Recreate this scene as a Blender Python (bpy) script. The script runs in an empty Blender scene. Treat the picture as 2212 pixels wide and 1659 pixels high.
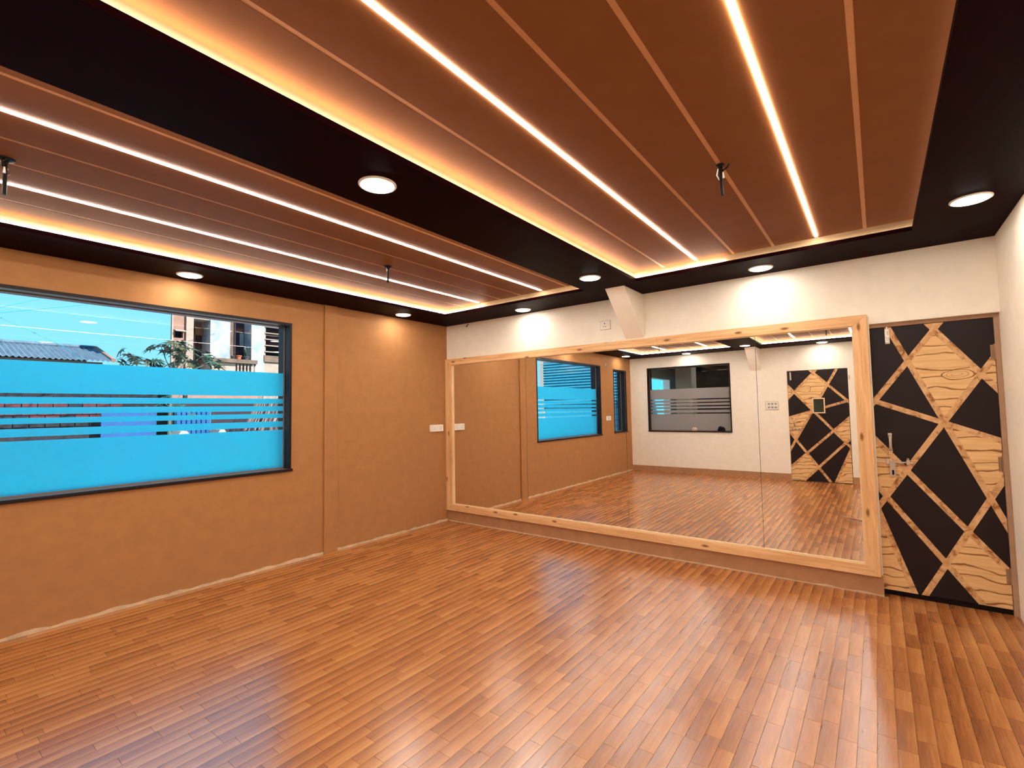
import bpy, bmesh, math, random
from mathutils import Vector, Matrix, noise
random.seed(7)
S = bpy.context.scene
COL = S.collection
D = bpy.data

# ------------------------------------------------------------------ camera, sky, sun, exposure
cam = D.objects.new('camera', D.cameras.new('camera')); COL.objects.link(cam)
cam.matrix_world = (Matrix.Translation((4.6224, -4.6396, 1.4537))
                    @ Matrix.Rotation(0.64894, 4, 'Z')
                    @ Matrix.Rotation(math.pi / 2 + 0.0537, 4, 'X')
                    @ Matrix.Rotation(-0.01742, 4, 'Z'))
cam.data.sensor_width = 36.0
cam.data.lens = 1037.64 / 2212 * 36.0
cam.data.clip_start = 0.02
S.camera = cam

w = D.worlds.new('sky'); S.world = w; w.use_nodes = True
wt = w.node_tree; wt.nodes.clear()
wo = wt.nodes.new('ShaderNodeOutputWorld'); wb = wt.nodes.new('ShaderNodeBackground')
wc = wt.nodes.new('ShaderNodeTexCoord'); ws = wt.nodes.new('ShaderNodeSeparateXYZ'); wr = wt.nodes.new('ShaderNodeValToRGB')
wt.links.new(wc.outputs['Generated'], ws.inputs[0]); wt.links.new(ws.outputs['Z'], wr.inputs[0])
wt.links.new(wr.outputs[0], wb.inputs[0]); wt.links.new(wb.outputs[0], wo.inputs[0])
cr = wr.color_ramp
cr.elements[0].position = 0.0; cr.elements[0].color = (0.24, 0.59, 0.76, 1)
cr.elements[1].position = 1.0; cr.elements[1].color = (0.12, 0.56, 1.1, 1)
e_ = cr.elements.new(0.25); e_.color = (0.21, 0.60, 0.86, 1)
wb.inputs[1].default_value = 0.58

sun = D.objects.new('sun', D.lights.new('sun', 'SUN')); COL.objects.link(sun)
sun.data.energy = 6.8; sun.data.color = (1.0, 0.90, 0.80); sun.data.angle = 0.01
sun.rotation_euler = Vector((0.66, 0.30, 0.66)).to_track_quat('Z', 'Y').to_euler()

L_LINE, L_DOWN, L_COVE = 28.0, 23.0, 27.0
WARM = (1.0, 0.93, 0.80)
S.view_settings.view_transform = 'Standard'; S.view_settings.look = 'None'
S.view_settings.gamma = 1.0; S.view_settings.use_curve_mapping = False
S.view_settings.exposure = 1.45
S.cycles.max_bounces = 14; S.cycles.diffuse_bounces = 6; S.cycles.glossy_bounces = 6
S.cycles.transparent_max_bounces = 16; S.cycles.transmission_bounces = 8
S.cycles.sample_clamp_indirect = 6.0
S.cycles.caustics_reflective = True

# ------------------------------------------------------------------ material helpers
class NT:
    def __init__(s, name):
        s.m = D.materials.new(name); s.m.use_nodes = True
        s.t = s.m.node_tree; s.t.nodes.clear()
        s.out = s.t.nodes.new('ShaderNodeOutputMaterial')
    def n(s, typ, ins=None, **props):
        x = s.t.nodes.new('ShaderNode' + typ)
        for k, v in props.items(): setattr(x, k, v)
        for k, v in (ins or {}).items():
            i = x.inputs[k]
            if isinstance(v, bpy.types.NodeSocket): s.t.links.new(v, i)
            else: i.default_value = v
        return x
    def math(s, op, a, b=0.0, c=None):
        d = {0: a, 1: b}
        if c is not None: d[2] = c
        return s.n('Math', d, operation=op).outputs[0]
    def ramp(s, fac, stops, interp='LINEAR'):
        x = s.n('ValToRGB', {0: fac}); r = x.color_ramp; r.interpolation = interp
        while len(r.elements) < len(stops): r.elements.new(0.5)
        for e, (p, c) in zip(r.elements, stops): e.position = p; e.color = (*c, 1)
        return x.outputs[0]
    def mix(s, f, a, b, blend='MIX'):
        x = s.n('Mix', data_type='RGBA', blend_type=blend)
        for i, v in ((0, f), (6, a), (7, b)):
            if isinstance(v, bpy.types.NodeSocket): s.t.links.new(v, x.inputs[i])
            else: x.inputs[i].default_value = v if i == 0 else (*v[:3], 1)
        return x.outputs[2]
    def pos(s, scale=(1, 1, 1), loc=(0, 0, 0)):
        g = s.n('NewGeometry')
        return s.n('Mapping', {0: g.outputs['Position'], 3: scale, 1: loc}).outputs[0]
    def noise(s, vec, scale, detail=2.0, rough=0.5, dist=0.0):
        return s.n('TexNoise', {'Vector': vec, 'Scale': scale, 'Detail': detail, 'Roughness': rough, 'Distortion': dist}).outputs[0]
    def bsdf(s, color, rough=0.5, spec=0.5, metal=0.0, bump=None, bump_d=0.002, coat=0.0):
        b = s.n('BsdfPrincipled')
        for k, v in (('Base Color', color), ('Roughness', rough), ('Specular IOR Level', spec), ('Metallic', metal), ('Coat Weight', coat)):
            if isinstance(v, bpy.types.NodeSocket): s.t.links.new(v, b.inputs[k])
            elif k == 'Base Color': b.inputs[k].default_value = (*v, 1)
            else: b.inputs[k].default_value = v
        if bump is not None:
            bn = s.n('Bump', {'Height': bump, 'Distance': bump_d, 'Strength': 1.0})
            s.t.links.new(bn.outputs[0], b.inputs['Normal'])
        s.t.links.new(b.outputs[0], s.out.inputs[0]); return b

def paint(name, col, rough=0.6, spec=0.3, var=0.06, metal=0.0, bump=0.0006, scale=9.0):
    t = NT(name); p = t.pos()
    n = t.noise(p, scale, 4.0, 0.6)
    lo = tuple(c * (1 - var) for c in col); hi = tuple(min(1, c * (1 + var)) for c in col)
    c = t.ramp(n, [(0.3, lo), (0.7, hi)])
    t.bsdf(c, rough, spec, metal, t.noise(p, 160.0, 3.0, 0.6) if bump else None, bump)
    return t.m

def emitter(name, col, k):
    t = NT(name); e = t.n('Emission', {0: (*col, 1), 1: k}); t.t.links.new(e.outputs[0], t.out.inputs[0]); return t.m

M = {}
M['tan'] = paint('tan_paint', (0.415, 0.195, 0.075), 0.62, 0.1)
M['cream'] = paint('cream_paint', (0.90, 0.825, 0.70), 0.6, 0.2, 0.03)
M['skirt'] = paint('skirting_paint', (0.44, 0.225, 0.11), 0.6, 0.25, 0.10)
M['caulk'] = paint('caulk', (0.62, 0.45, 0.29), 0.8, 0.2, 0.2)
M['soffit'] = paint('dark_soffit_paint', (0.0085, 0.0004, 0.0010), 0.5, 0.015, 0.05, bump=0.0002)
M['panel'] = paint('ceiling_panel_paint', (0.20, 0.072, 0.024), 0.6, 0.03, 0.04, bump=0.0003)
M['tray'] = paint('tray_side_paint', (0.40, 0.25, 0.14), 0.6, 0.05, 0.04)
M['joint'] = paint('joint_light_catch', (0.52, 0.25, 0.11), 0.6, 0.1)  # lighter than the panels: light caught along the joints is painted in
M['stone'] = paint('black_stone_trim', (0.014, 0.009, 0.010), 0.4, 0.2, 0.4, scale=40.0)
M['sillstone'] = paint('grey_stone_sill', (0.16, 0.12, 0.10), 0.3, 0.5, 0.25, scale=60.0)
M['blackdoor'] = paint('black_door_laminate', (0.010, 0.003, 0.004), 0.45, 0.3, 0.05, bump=0.0)
M['jamb'] = paint('brown_door_frame', (0.40, 0.24, 0.145), 0.55, 0.3, 0.08)
M['white'] = paint('white_plastic', (0.86, 0.80, 0.70), 0.35, 0.5, 0.02, bump=0.0)
M['hole'] = paint('dark_plastic', (0.008, 0.003, 0.003), 0.5, 0.12, 0.02, bump=0.0)
M['greyplastic'] = paint('grey_plastic', (0.35, 0.31, 0.27), 0.45, 0.4, 0.02, bump=0.0)
M['steel'] = paint('steel', (0.72, 0.66, 0.58), 0.28, 0.5, 0.1, metal=1.0, bump=0.0)
M['dullsteel'] = paint('dull_steel', (0.55, 0.47, 0.38), 0.45, 0.5, 0.15, metal=0.8, bump=0.0)
M['brass'] = paint('dull_brass', (0.30, 0.18, 0.10), 0.5, 0.4, 0.15, metal=0.3, bump=0.0)
M['flap'] = paint('brown_vinyl_flap', (0.36, 0.20, 0.11), 0.6, 0.3, 0.25, scale=30.0)
M['subfloor'] = paint('subfloor', (0.14, 0.055, 0.02), 0.7, 0.2)
M['line'] = emitter('line_light_glow', (1.0, 0.93, 0.82), L_LINE)
M['down'] = emitter('downlight_glow', (1.0, 0.94, 0.85), L_DOWN)
M['cove_dim'] = emitter('weak_cove_glow', WARM, L_COVE * 0.07)
M['cove'] = emitter('cove_glow', WARM, L_COVE)
M['blackfab'] = paint('black_cloth', (0.012, 0.008, 0.008), 0.9, 0.1)
M['creamfab'] = paint('cream_cloth', (0.62, 0.52, 0.42), 0.9, 0.1)
M['terracotta'] = paint('terracotta', (0.3410, 0.0935, 0.0385), 0.7, 0.3)
M['darkpot'] = paint('dark_pot', (0.0550, 0.0495, 0.0550), 0.6, 0.3)
M['leaf'] = paint('leaf_green', (0.0139, 0.0439, 0.0277), 0.5, 0.4, 0.5, scale=6.0)
M['leafo'] = paint('leaf_olive', (0.0347, 0.0393, 0.0102), 0.5, 0.4, 0.4, scale=6.0)
M['stem'] = paint('leaf_stalk', (0.0550, 0.0825, 0.0660), 0.6, 0.3, 0.3)
M['wire'] = paint('overhead_wire', (0.02, 0.22, 0.34), 0.6, 0.3)
M['flaky'] = paint('faded_cream_render', (0.2325, 0.1776, 0.1447), 0.8, 0.1, 0.16, scale=5.0)
M['pinkwall'] = paint('pink_render', (0.2073, 0.1146, 0.0885), 0.8, 0.1, 0.12, scale=5.0)
M['orange'] = paint('orange_lintel_paint', (0.2262, 0.0859, 0.0455), 0.8, 0.1, 0.08)
M['greybrown'] = paint('bare_cement', (0.1068, 0.0717, 0.0536), 0.9, 0.1, 0.3, scale=6.0)
M['darkwood'] = paint('dark_weathered_wood', (0.0550, 0.0303, 0.0330), 0.8, 0.2, 0.3)
M['louver'] = paint('pale_louver', (0.1948, 0.1489, 0.1286), 0.7, 0.2)
M['void'] = paint('unlit_opening', (0.0275, 0.0193, 0.0275), 0.9, 0.1)
M['bluesheet'] = paint('blue_tarpaulin', (0.0009, 0.0450, 0.1576), 0.5, 0.4, 0.15)
M['cladding'] = paint('blue_metal_cladding', (0.0275, 0.2310, 0.3410), 0.5, 0.4, 0.12)
M['whitetarp'] = paint('white_tarpaulin', (0.2576, 0.2292, 0.2090), 0.8, 0.2)
M['ground'] = paint('pale_bounce_ground', (0.66, 0.65, 0.63), 0.9, 0.1, 0.2)  # kept very pale to bounce sunlight up into the window film
M['rubble'] = paint('dark_rubble', (0.0162, 0.0153, 0.0208), 0.9, 0.1, 0.6, scale=12.0)
M['brick'] = paint('red_brick', (0.0693, 0.0185, 0.0231), 0.9, 0.1, 0.35, scale=14.0)
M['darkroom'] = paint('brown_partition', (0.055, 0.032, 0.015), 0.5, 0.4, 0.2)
M['beam'] = paint('pale_ceiling_batten', (0.55, 0.42, 0.30), 0.6, 0.3)
M['mirrorback'] = paint('mirror_edge', (0.10, 0.11, 0.09), 0.4, 0.4)

def stained():
    t = NT('blue_stained_render'); p = t.pos()
    n = t.noise(p, 2.6, 6.0, 0.65, 0.6)
    t.bsdf(t.ramp(n, [(0.40, (0.31, 0.29, 0.275)), (0.55, (0.20, 0.235, 0.29)), (0.72, (0.11, 0.15, 0.22))]), 0.85, 0.1)
    return t.m
M['stained'] = stained()

def mirror_mat():
    t = NT('mirror_silver'); g = t.n('BsdfGlossy', {'Color': (0.96, 0.95, 0.93, 1), 'Roughness': 0.0})
    t.t.links.new(g.outputs[0], t.out.inputs[0]); return t.m
M['mirror'] = mirror_mat()

def glass_mat(name, tint=(0.93, 0.98, 1.0)):
    t = NT(name)
    a = t.n('BsdfTransparent', {0: (*tint, 1)}); g = t.n('BsdfGlossy', {'Color': (0.42, 0.42, 0.42, 1), 'Roughness': 0.0})
    f = t.math('MULTIPLY', t.n('Fresnel', {'IOR': 1.45}).outputs[0], t.math('SUBTRACT', 1.0, t.n('NewGeometry').outputs['Backfacing']))
    mx = t.n('MixShader', {0: f, 1: a.outputs[0], 2: g.outputs[0]})
    t.t.links.new(mx.outputs[0], t.out.inputs[0]); return t.m
M['glass'] = glass_mat('window_glass')

def film_mat(name, trans, diff, base=0.05):
    t = NT(name); p = t.pos()
    n = t.noise(p, 7.0, 5.0, 0.7)
    a = t.n('BsdfTranslucent', {0: (*trans, 1)})
    r = t.n('BsdfRefraction', {'Color': (*trans, 1), 'Roughness': 0.85, 'IOR': 1.12})
    d = t.n('BsdfDiffuse', {0: (*diff, 1)})
    m1 = t.n('MixShader', {0: 0.5, 1: a.outputs[0], 2: r.outputs[0]})
    f = t.math('MULTIPLY_ADD', n, 0.12, base)
    m2 = t.n('MixShader', {0: f, 1: m1.outputs[0], 2: d.outputs[0]})
    t.t.links.new(m2.outputs[0], t.out.inputs[0]); return t.m
M['film_rear'] = film_mat('frosted_film_neutral', (0.62, 0.72, 0.78), (0.52, 0.47, 0.45), 0.45)
M['film'] = film_mat('frosted_film', (0.10, 0.88, 1.0), (0.30, 0.55, 0.66))

def pine(name, axis):
    t = NT(name)
    sc = {'x': (1.6, 6.0, 26.0), 'z': (26.0, 6.0, 1.6)}[axis]
    kc = {'x': (3.1, 0.0, 8.5), 'z': (8.5, 0.0, 3.1)}[axis]
    p = t.pos(sc); n = t.noise(p, 1.0, 5.0, 0.65, 1.2)
    base = t.ramp(n, [(0.30, (0.62, 0.315, 0.12)), (0.50, (0.80, 0.465, 0.215)), (0.72, (0.90, 0.58, 0.31))])
    q = t.n('SeparateXYZ', {0: t.pos(kc, (0.37, 0.0, 0.61))})
    v = t.n('TexVoronoi', {'Vector': t.n('CombineXYZ', {0: q.outputs[0], 1: q.outputs[2]}).outputs[0], 'Scale': 1.0, 'Randomness': 1.0}, voronoi_dimensions='2D')
    gate = t.math('GREATER_THAN', t.n('SeparateColor', {0: v.outputs['Color']}).outputs[0], 0.45)
    k = t.math('MULTIPLY', t.ramp(v.outputs['Distance'], [(0.05, (1, 1, 1)), (0.13, (0, 0, 0))]), gate)
    col = t.mix(k, base, (0.25, 0.095, 0.018))
    t.bsdf(col, 0.5, 0.35, 0.0, n, 0.0006); return t.m
M['pine_x'] = pine('pine_grain_along', 'x'); M['pine_z'] = pine('pine_grain_upright', 'z')
M['bead'] = paint('pale_timber_bead', (0.80, 0.60, 0.36), 0.5, 0.35)

def door_wood(name):
    t = NT(name)
    p = t.pos((1.0, 0.0, 3.2))
    nz = t.n('TexNoise', {'Vector': p, 'Scale': 2.2, 'Detail': 2.0, 'Roughness': 0.5})
    v = t.n('VectorMath', {0: t.pos((1.0, 0.0, 1.0)), 1: t.n('VectorMath', {0: nz.outputs['Color'], 3: 0.16}, operation='SCALE').outputs[0]}, operation='ADD').outputs[0]
    wv = t.n('TexWave', {'Vector': v, 'Scale': 4.2, 'Distortion': 2.6, 'Detail': 2.0, 'Detail Scale': 1.4}, wave_type='BANDS', bands_direction='Z')
    fine = t.noise(t.pos((3.0, 0.0, 60.0)), 1.0, 3.0, 0.6)
    base = t.ramp(fine, [(0.3, (0.68, 0.40, 0.16)), (0.7, (0.86, 0.57, 0.28))])
    ln = t.ramp(wv.outputs['Fac'], [(0.0, (1, 1, 1)), (0.025, (0.7, 0.7, 0.7)), (0.07, (0.12, 0.12, 0.12)), (0.2, (0, 0, 0))])
    g = t.n('SeparateXYZ', {0: v})
    def eye(xk, zk, rx, rz):
        a = t.math('POWER', t.math('ABSOLUTE', t.math('DIVIDE', t.math('SUBTRACT', g.outputs[0], xk), rx)), 2.0)
        b = t.math('POWER', t.math('ABSOLUTE', t.math('DIVIDE', t.math('SUBTRACT', g.outputs[2], zk), rz)), 2.0)
        return t.math('SQRT', t.math('ADD', a, b))
    d = t.math('MINIMUM', eye(5.165, 1.735, .085, .052), eye(3.595, 1.845, .115, .055))
    inside = t.math('LESS_THAN', d, 1.06)
    rings = t.ramp(d, [(0.30, (0, 0, 0)), (0.36, (0.5, 0.5, 0.5)), (0.42, (0, 0, 0)), (0.62, (0, 0, 0)), (0.68, (0.6, 0.6, 0.6)), (0.74, (0, 0, 0)), (0.93, (0, 0, 0)), (1.0, (1, 1, 1))])
    ln = t.mix(inside, ln, rings)
    col = t.mix(ln, base, (0.24, 0.085, 0.016))
    t.bsdf(col, 0.5, 0.3); return t.m
M['doorwood'] = door_wood('light_figured_veneer')

def strip_wood():
    t = NT('brown_veneer_strip'); p = t.pos((1, 0, 1))
    n = t.noise(p, 16.0, 3.0, 0.6, 1.0)
    c = t.ramp(n, [(0.34, (0.30, 0.11, 0.025)), (0.46, (0.60, 0.33, 0.14)), (0.65, (0.74, 0.46, 0.23))])
    t.bsdf(c, 0.5, 0.3); return t.m
M['stripwood'] = strip_wood()

def plank_mat():
    t = NT('vinyl_wood_strip')
    at = t.n('Attribute', attribute_name='tone', attribute_type='GEOMETRY').outputs['Fac']
    rnd = t.n('ObjectInfo').outputs['Random']
    has = t.math('GREATER_THAN', at, 0.5)
    val = t.math('ADD', t.math('MULTIPLY', has, t.math('SUBTRACT', at, 1.0)), t.math('MULTIPLY', t.math('SUBTRACT', 1.0, has), rnd))
    off = t.n('CombineXYZ', {0: t.math('MULTIPLY', val, 31.0), 1: t.math('MULTIPLY', val, 57.0), 2: 0.0}).outputs[0]
    v = t.n('VectorMath', {0: t.pos((24.0, 2.6, 1.0)), 1: off}, operation='ADD').outputs[0]
    g = t.noise(v, 1.0, 4.0, 0.55, 0.5)
    v2 = t.n('VectorMath', {0: t.pos((110.0, 5.0, 1.0)), 1: off}, operation='ADD').outputs[0]
    fine = t.noise(v2, 1.0, 3.0, 0.6)
    tone = t.math('MULTIPLY_ADD', g, 0.44, t.math('MULTIPLY_ADD', val, 0.30, 0.13))
    tone = t.math('ADD', tone, t.math('MULTIPLY_ADD', fine, 0.55, -0.275))
    cu = t.math('FRACT', t.math('DIVIDE', t.n('SeparateXYZ', {0: t.pos()}).outputs[0], 0.068))
    tone = t.math('ADD', tone, t.math('MULTIPLY_ADD', cu, 0.42, -0.21))
    col = t.ramp(tone, [(0.06, (0.22, 0.062, 0.013)), (0.36, (0.33, 0.105, 0.024)), (0.62, (0.49, 0.185, 0.046)), (0.9, (0.62, 0.275, 0.082))])
    b = t.bsdf(col, 0.25, 0.5, 0.0, fine, 0.0002); b.inputs['IOR'].default_value = 2.8; return t.m
M['plank'] = plank_mat()

def roofmat():
    t = NT('weathered_roof_sheet')
    n = t.noise(t.pos((1, 5, 1)), 3.0, 5.0, 0.7)
    t.bsdf(t.ramp(n, [(0.3, (0.045, 0.075, 0.11)), (0.7, (0.095, 0.14, 0.185))]), 0.8, 0.2); return t.m
M['roof'] = roofmat()

# ------------------------------------------------------------------ mesh helpers
class MB:
    def __init__(s): s.v = []; s.f = []
    def add(s, vs, fs):
        b = len(s.v); s.v += [tuple(x) for x in vs]; s.f += [tuple(b + i for i in f) for f in fs]; return s
    def box(s, x0, x1, y0, y1, z0, z1):
        return s.add([(x0, y0, z0), (x1, y0, z0), (x1, y1, z0), (x0, y1, z0), (x0, y0, z1), (x1, y0, z1), (x1, y1, z1), (x0, y1, z1)],
                     [(0, 3, 2, 1), (4, 5, 6, 7), (0, 1, 5, 4), (1, 2, 6, 5), (2, 3, 7, 6), (3, 0, 4, 7)])
    def prism(s, poly, d):
        n = len(poly); a = [Vector(p) for p in poly]; d = Vector(d)
        nrm = Vector()
        for i in range(n): nrm += a[i].cross(a[(i + 1) % n])
        if nrm.dot(d) > 0: a.reverse()
        return s.add(a + [p + d for p in a], [tuple(range(n)), tuple(range(2 * n - 1, n - 1, -1))] +
                     [(i, n + i, n + (i + 1) % n, (i + 1) % n) for i in range(n)])
    def ring(s, prof, c=(0, 0, 0), n=24):
        """lathe a profile of (r, z) round the z axis; open profile, end radii of 0 close it"""
        c = Vector(c); b = len(s.v)
        for r, z in prof:
            for i in range(n):
                a = 2 * math.pi * i / n; s.v.append((c.x + r * math.cos(a), c.y + r * math.sin(a), c.z + z))
        for k in range(len(prof) - 1):
            for i in range(n):
                j = (i + 1) % n; s.f.append((b + k * n + i, b + k * n + j, b + (k + 1) * n + j, b + (k + 1) * n + i))
        return s
    def tube(s, pts, r, n=8):
        pts = [Vector(p) for p in pts]; b = len(s.v); m = len(pts)
        for k, p in enumerate(pts):
            t = (pts[min(k + 1, m - 1)] - pts[max(k - 1, 0)]).normalized()
            u = t.orthogonal().normalized() if k == 0 else (u - t * u.dot(t)).normalized()
            q = t.cross(u); rr = r[k] if isinstance(r, (list, tuple)) else r
            for i in range(n):
                a = 2 * math.pi * i / n; s.v.append(tuple(p + (u * math.cos(a) + q * math.sin(a)) * rr))
        for k in range(m - 1):
            for i in range(n):
                j = (i + 1) % n; s.f.append((b + k * n + i, b + k * n + j, b + (k + 1) * n + j, b + (k + 1) * n + i))
        s.f.append(tuple(b + i for i in range(n - 1, -1, -1))); s.f.append(tuple(b + (m - 1) * n + i for i in range(n)))
        return s
    def mesh(s, name):
        me = D.meshes.new(name); me.from_pydata(s.v, [], s.f); me.update(); return me
    def build(s, name, mat, parent=None, smooth=False, bevel=0.0, label=None, cat=None, kind=None, group=None):
        me = s.mesh(name); me.materials.append(M[mat])
        if smooth: me.polygons.foreach_set('use_smooth', [True] * len(me.polygons))
        return link(me, name, parent, bevel, label, cat, kind, group)

def link(me, name, parent=None, bevel=0.0, label=None, cat=None, kind=None, group=None):
    o = D.objects.new(name, me); COL.objects.link(o)
    if parent is not None:
        o.parent = parent; o.matrix_parent_inverse = Matrix.Translation(-parent.location)
    if bevel:
        b = o.modifiers.new('bevel', 'BEVEL'); b.width = bevel; b.segments = 2; b.limit_method = 'ANGLE'
    return tag(o, label, cat, kind, group)

def tag(o, label=None, cat=None, kind=None, group=None):
    if label: o['label'] = label
    if cat: o['category'] = cat
    if kind: o['kind'] = kind
    if group: o['group'] = group
    return o

def thing(name, label, cat, loc=(0, 0, 0), group=None, kind=None):
    o = D.objects.new(name, None); COL.objects.link(o); o.location = loc; o.empty_display_size = 0.1
    return tag(o, label, cat, kind, group)

def copy_tree(root, loc, label):
    r = root.copy(); COL.objects.link(r); r.location = loc; r['label'] = label
    for ch in list(root.children):
        c = ch.copy(); COL.objects.link(c); c.parent = r
        for g in list(ch.children):
            k = g.copy(); COL.objects.link(k); k.parent = c
    return r

def local(o):
    o.matrix_parent_inverse = Matrix(); return o

# ------------------------------------------------------------------ room shell
H = 2.6; W = 5.323; DR = -6.104; ZR = 2.69
XW = 4.599
W1 = (-4.566, -2.169, 0.89, 2.354); W2 = (-5.86, -5.18, 0.90, 2.312); W3 = (0.411, 2.205, 0.902, 2.353)
DOOR2 = (3.238, 4.214, 0.0, 2.115)

m = MB()
m.box(-.22, 0, W1[1], .12, -.15, 2.95); m.box(-.22, 0, W2[1], W1[0], -.15, 2.95); m.box(-.22, 0, DR - .2, W2[0], -.15, 2.95)
for a in (W1, W2):
    m.box(-.22, 0, a[0], a[1], -.15, a[2]); m.box(-.22, 0, a[0], a[1], a[3], 2.95)
m.build('wall_left', 'tan', label='tan painted left wall with the big blue window', cat='wall', kind='structure')
m = MB(); m.box(0, XW, 0, .12, -.15, 2.95); m.box(XW, W, 0, .12, 2.07, 2.95)
m.build('wall_back', 'cream', label='cream wall behind the big mirror, with the front door at its end', cat='wall', kind='structure')
m = MB(); m.box(W, W + .2, DR - .2, .4, -.15, 2.95)
m.build('wall_right', 'cream', label='cream side wall at the edge beside the patterned door', cat='wall', kind='structure')
m = MB()
m.box(0, W3[0], DR - .2, DR, -.15, 2.95); m.box(W3[1], DOOR2[0], DR - .2, DR, -.15, 2.95); m.box(DOOR2[1], W, DR - .2, DR, -.15, 2.95)
m.box(W3[0], W3[1], DR - .2, DR, -.15, W3[2]); m.box(W3[0], W3[1], DR - .2, DR, W3[3], 2.95)
m.box(DOOR2[0], DOOR2[1], DR - .2, DR, DOOR2[3], 2.95)
m.build('wall_rear', 'cream', label='cream rear wall seen in the mirror with a window and a second door', cat='wall', kind='structure')

# skirtings
def wavy(mb, p0, p1, out, n, h0, amp, seed, t=0.008):
    """a low skirting or bead whose upper edge wanders a little"""
    p0 = Vector(p0); p1 = Vector(p1); out = Vector(out); vs = []; fs = []
    for i in range(n + 1):
        p = p0.lerp(p1, i / n); h = h0 + amp * noise.noise((i * 0.37, seed, 0.0))
        for q in (p, p + out * t, p + out * t + Vector((0, 0, h)), p + Vector((0, 0, h))): vs.append(q)
    for i in range(n):
        a = 4 * i; b = a + 4
        fs += [(a + 1, b + 1, b + 2, a + 2), (a + 2, b + 2, b + 3, a + 3), (a, a + 3, b + 3, b), (a, b, b + 1, a + 1)]
    fs += [(0, 1, 2, 3), (4 * n, 4 * n + 3, 4 * n + 2, 4 * n + 1)]
    mb.add(vs, fs); return mb
m = MB(); m.box(0.0, XW, -.006, 0.0, 0.0, 0.15)
m.build('baseboard_back', 'skirt', label='tan painted band of wall below the mirror frame', cat='baseboard', kind='structure')
m = wavy(MB(), (0.02, -.006, 0.0), (XW, -.006, 0.0), (0, -1, 0), 110, 0.010, 0.010, 3.1, 0.007)
m.build('trim_1', 'caulk', label='rough pale caulk bead along the floor below the mirror', cat='trim', kind='structure')
m = wavy(MB(), (0.0, DR, 0.0), (0.0, -.02, 0.0), (1, 0, 0), 150, 0.024, 0.018, 8.3, 0.009)
m.build('trim_2', 'caulk', label='rough pale caulk bead along the foot of the tan wall', cat='trim', kind='structure')
m = MB(); m.box(0.0, DOOR2[0] - .002, DR, DR + .012, 0.0, .125); m.box(DOOR2[1] + .002, W, DR, DR + .012, 0.0, .125)
m.build('baseboard_rear', 'skirt', label='tan skirting along the rear wall seen in the mirror', cat='baseboard', kind='structure')
m = MB(); m.box(W - .012, W, DR + .02, -.12, 0.0, .075)
m.build('baseboard_right', 'cream', label='low cream skirting along the side wall by the front door', cat='baseboard', kind='structure')

# pilaster on the left wall
m = MB(); m.box(0.0, .022, -1.822, -1.667, 0.0, H)
m.build('trim_3', 'tan', bevel=.003, label='shallow tan pilaster strip between window and mirror', cat='pilaster', kind='structure')

# haunches (sloping concrete brackets under the ceiling beam)
def haunch(name, y0, sgn, lab):
    m = MB(); m.prism([(2.588, y0, 2.158), (2.588, y0 + sgn * .455, H), (2.588, y0, H)], (.197, 0, 0))
    m.build(name, 'cream', bevel=.004, label=lab, cat='beam', kind='structure')
haunch('trim_4', 0.0, -1, 'sloping cream beam bracket above the mirror frame')
haunch('trim_5', DR, 1, 'sloping cream beam bracket on the rear wall seen in the mirror')

# ceiling: dark soffit with two lit trays
TR = ((.506, 2.404, .465, 2.462), (2.93, 4.861, 2.885, 4.896))   # lip x0, x1, recess x0, x1
LY = (-5.584, -.52); RY = (-5.63, -.472)
ceil = thing('ceiling', 'dark maroon ceiling border round two lit trays of tan panels', 'ceiling', kind='structure')
m = MB()
xs = [0, TR[0][0], TR[0][1], TR[1][0], TR[1][1], W]
for a, b in ((0, 1), (2, 3), (4, 5)): m.box(xs[a], xs[b], DR, 0, H, H + .028)
for a, b in ((1, 2), (3, 4)):
    m.box(xs[a], xs[b], DR, LY[0], H, H + .028); m.box(xs[a], xs[b], LY[1], 0, H, H + .028)
m.build('soffit', 'soffit', ceil)
m = MB()
rx = [0, TR[0][2], TR[0][3], TR[1][2], TR[1][3], W]
for a, b in ((0, 1), (2, 3), (4, 5)): m.box(rx[a], rx[b], DR, 0, H + .0285, 2.95)
for a, b in ((1, 2), (3, 4)):
    m.box(rx[a], rx[b], DR, RY[0], H + .0285, 2.95); m.box(rx[a], rx[b], RY[1], 0, H + .0285, 2.95)
    m.box(rx[a], rx[b], RY[0], RY[1], ZR + .014, 2.95)
m.build('tray_core', 'tray', ceil)
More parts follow.
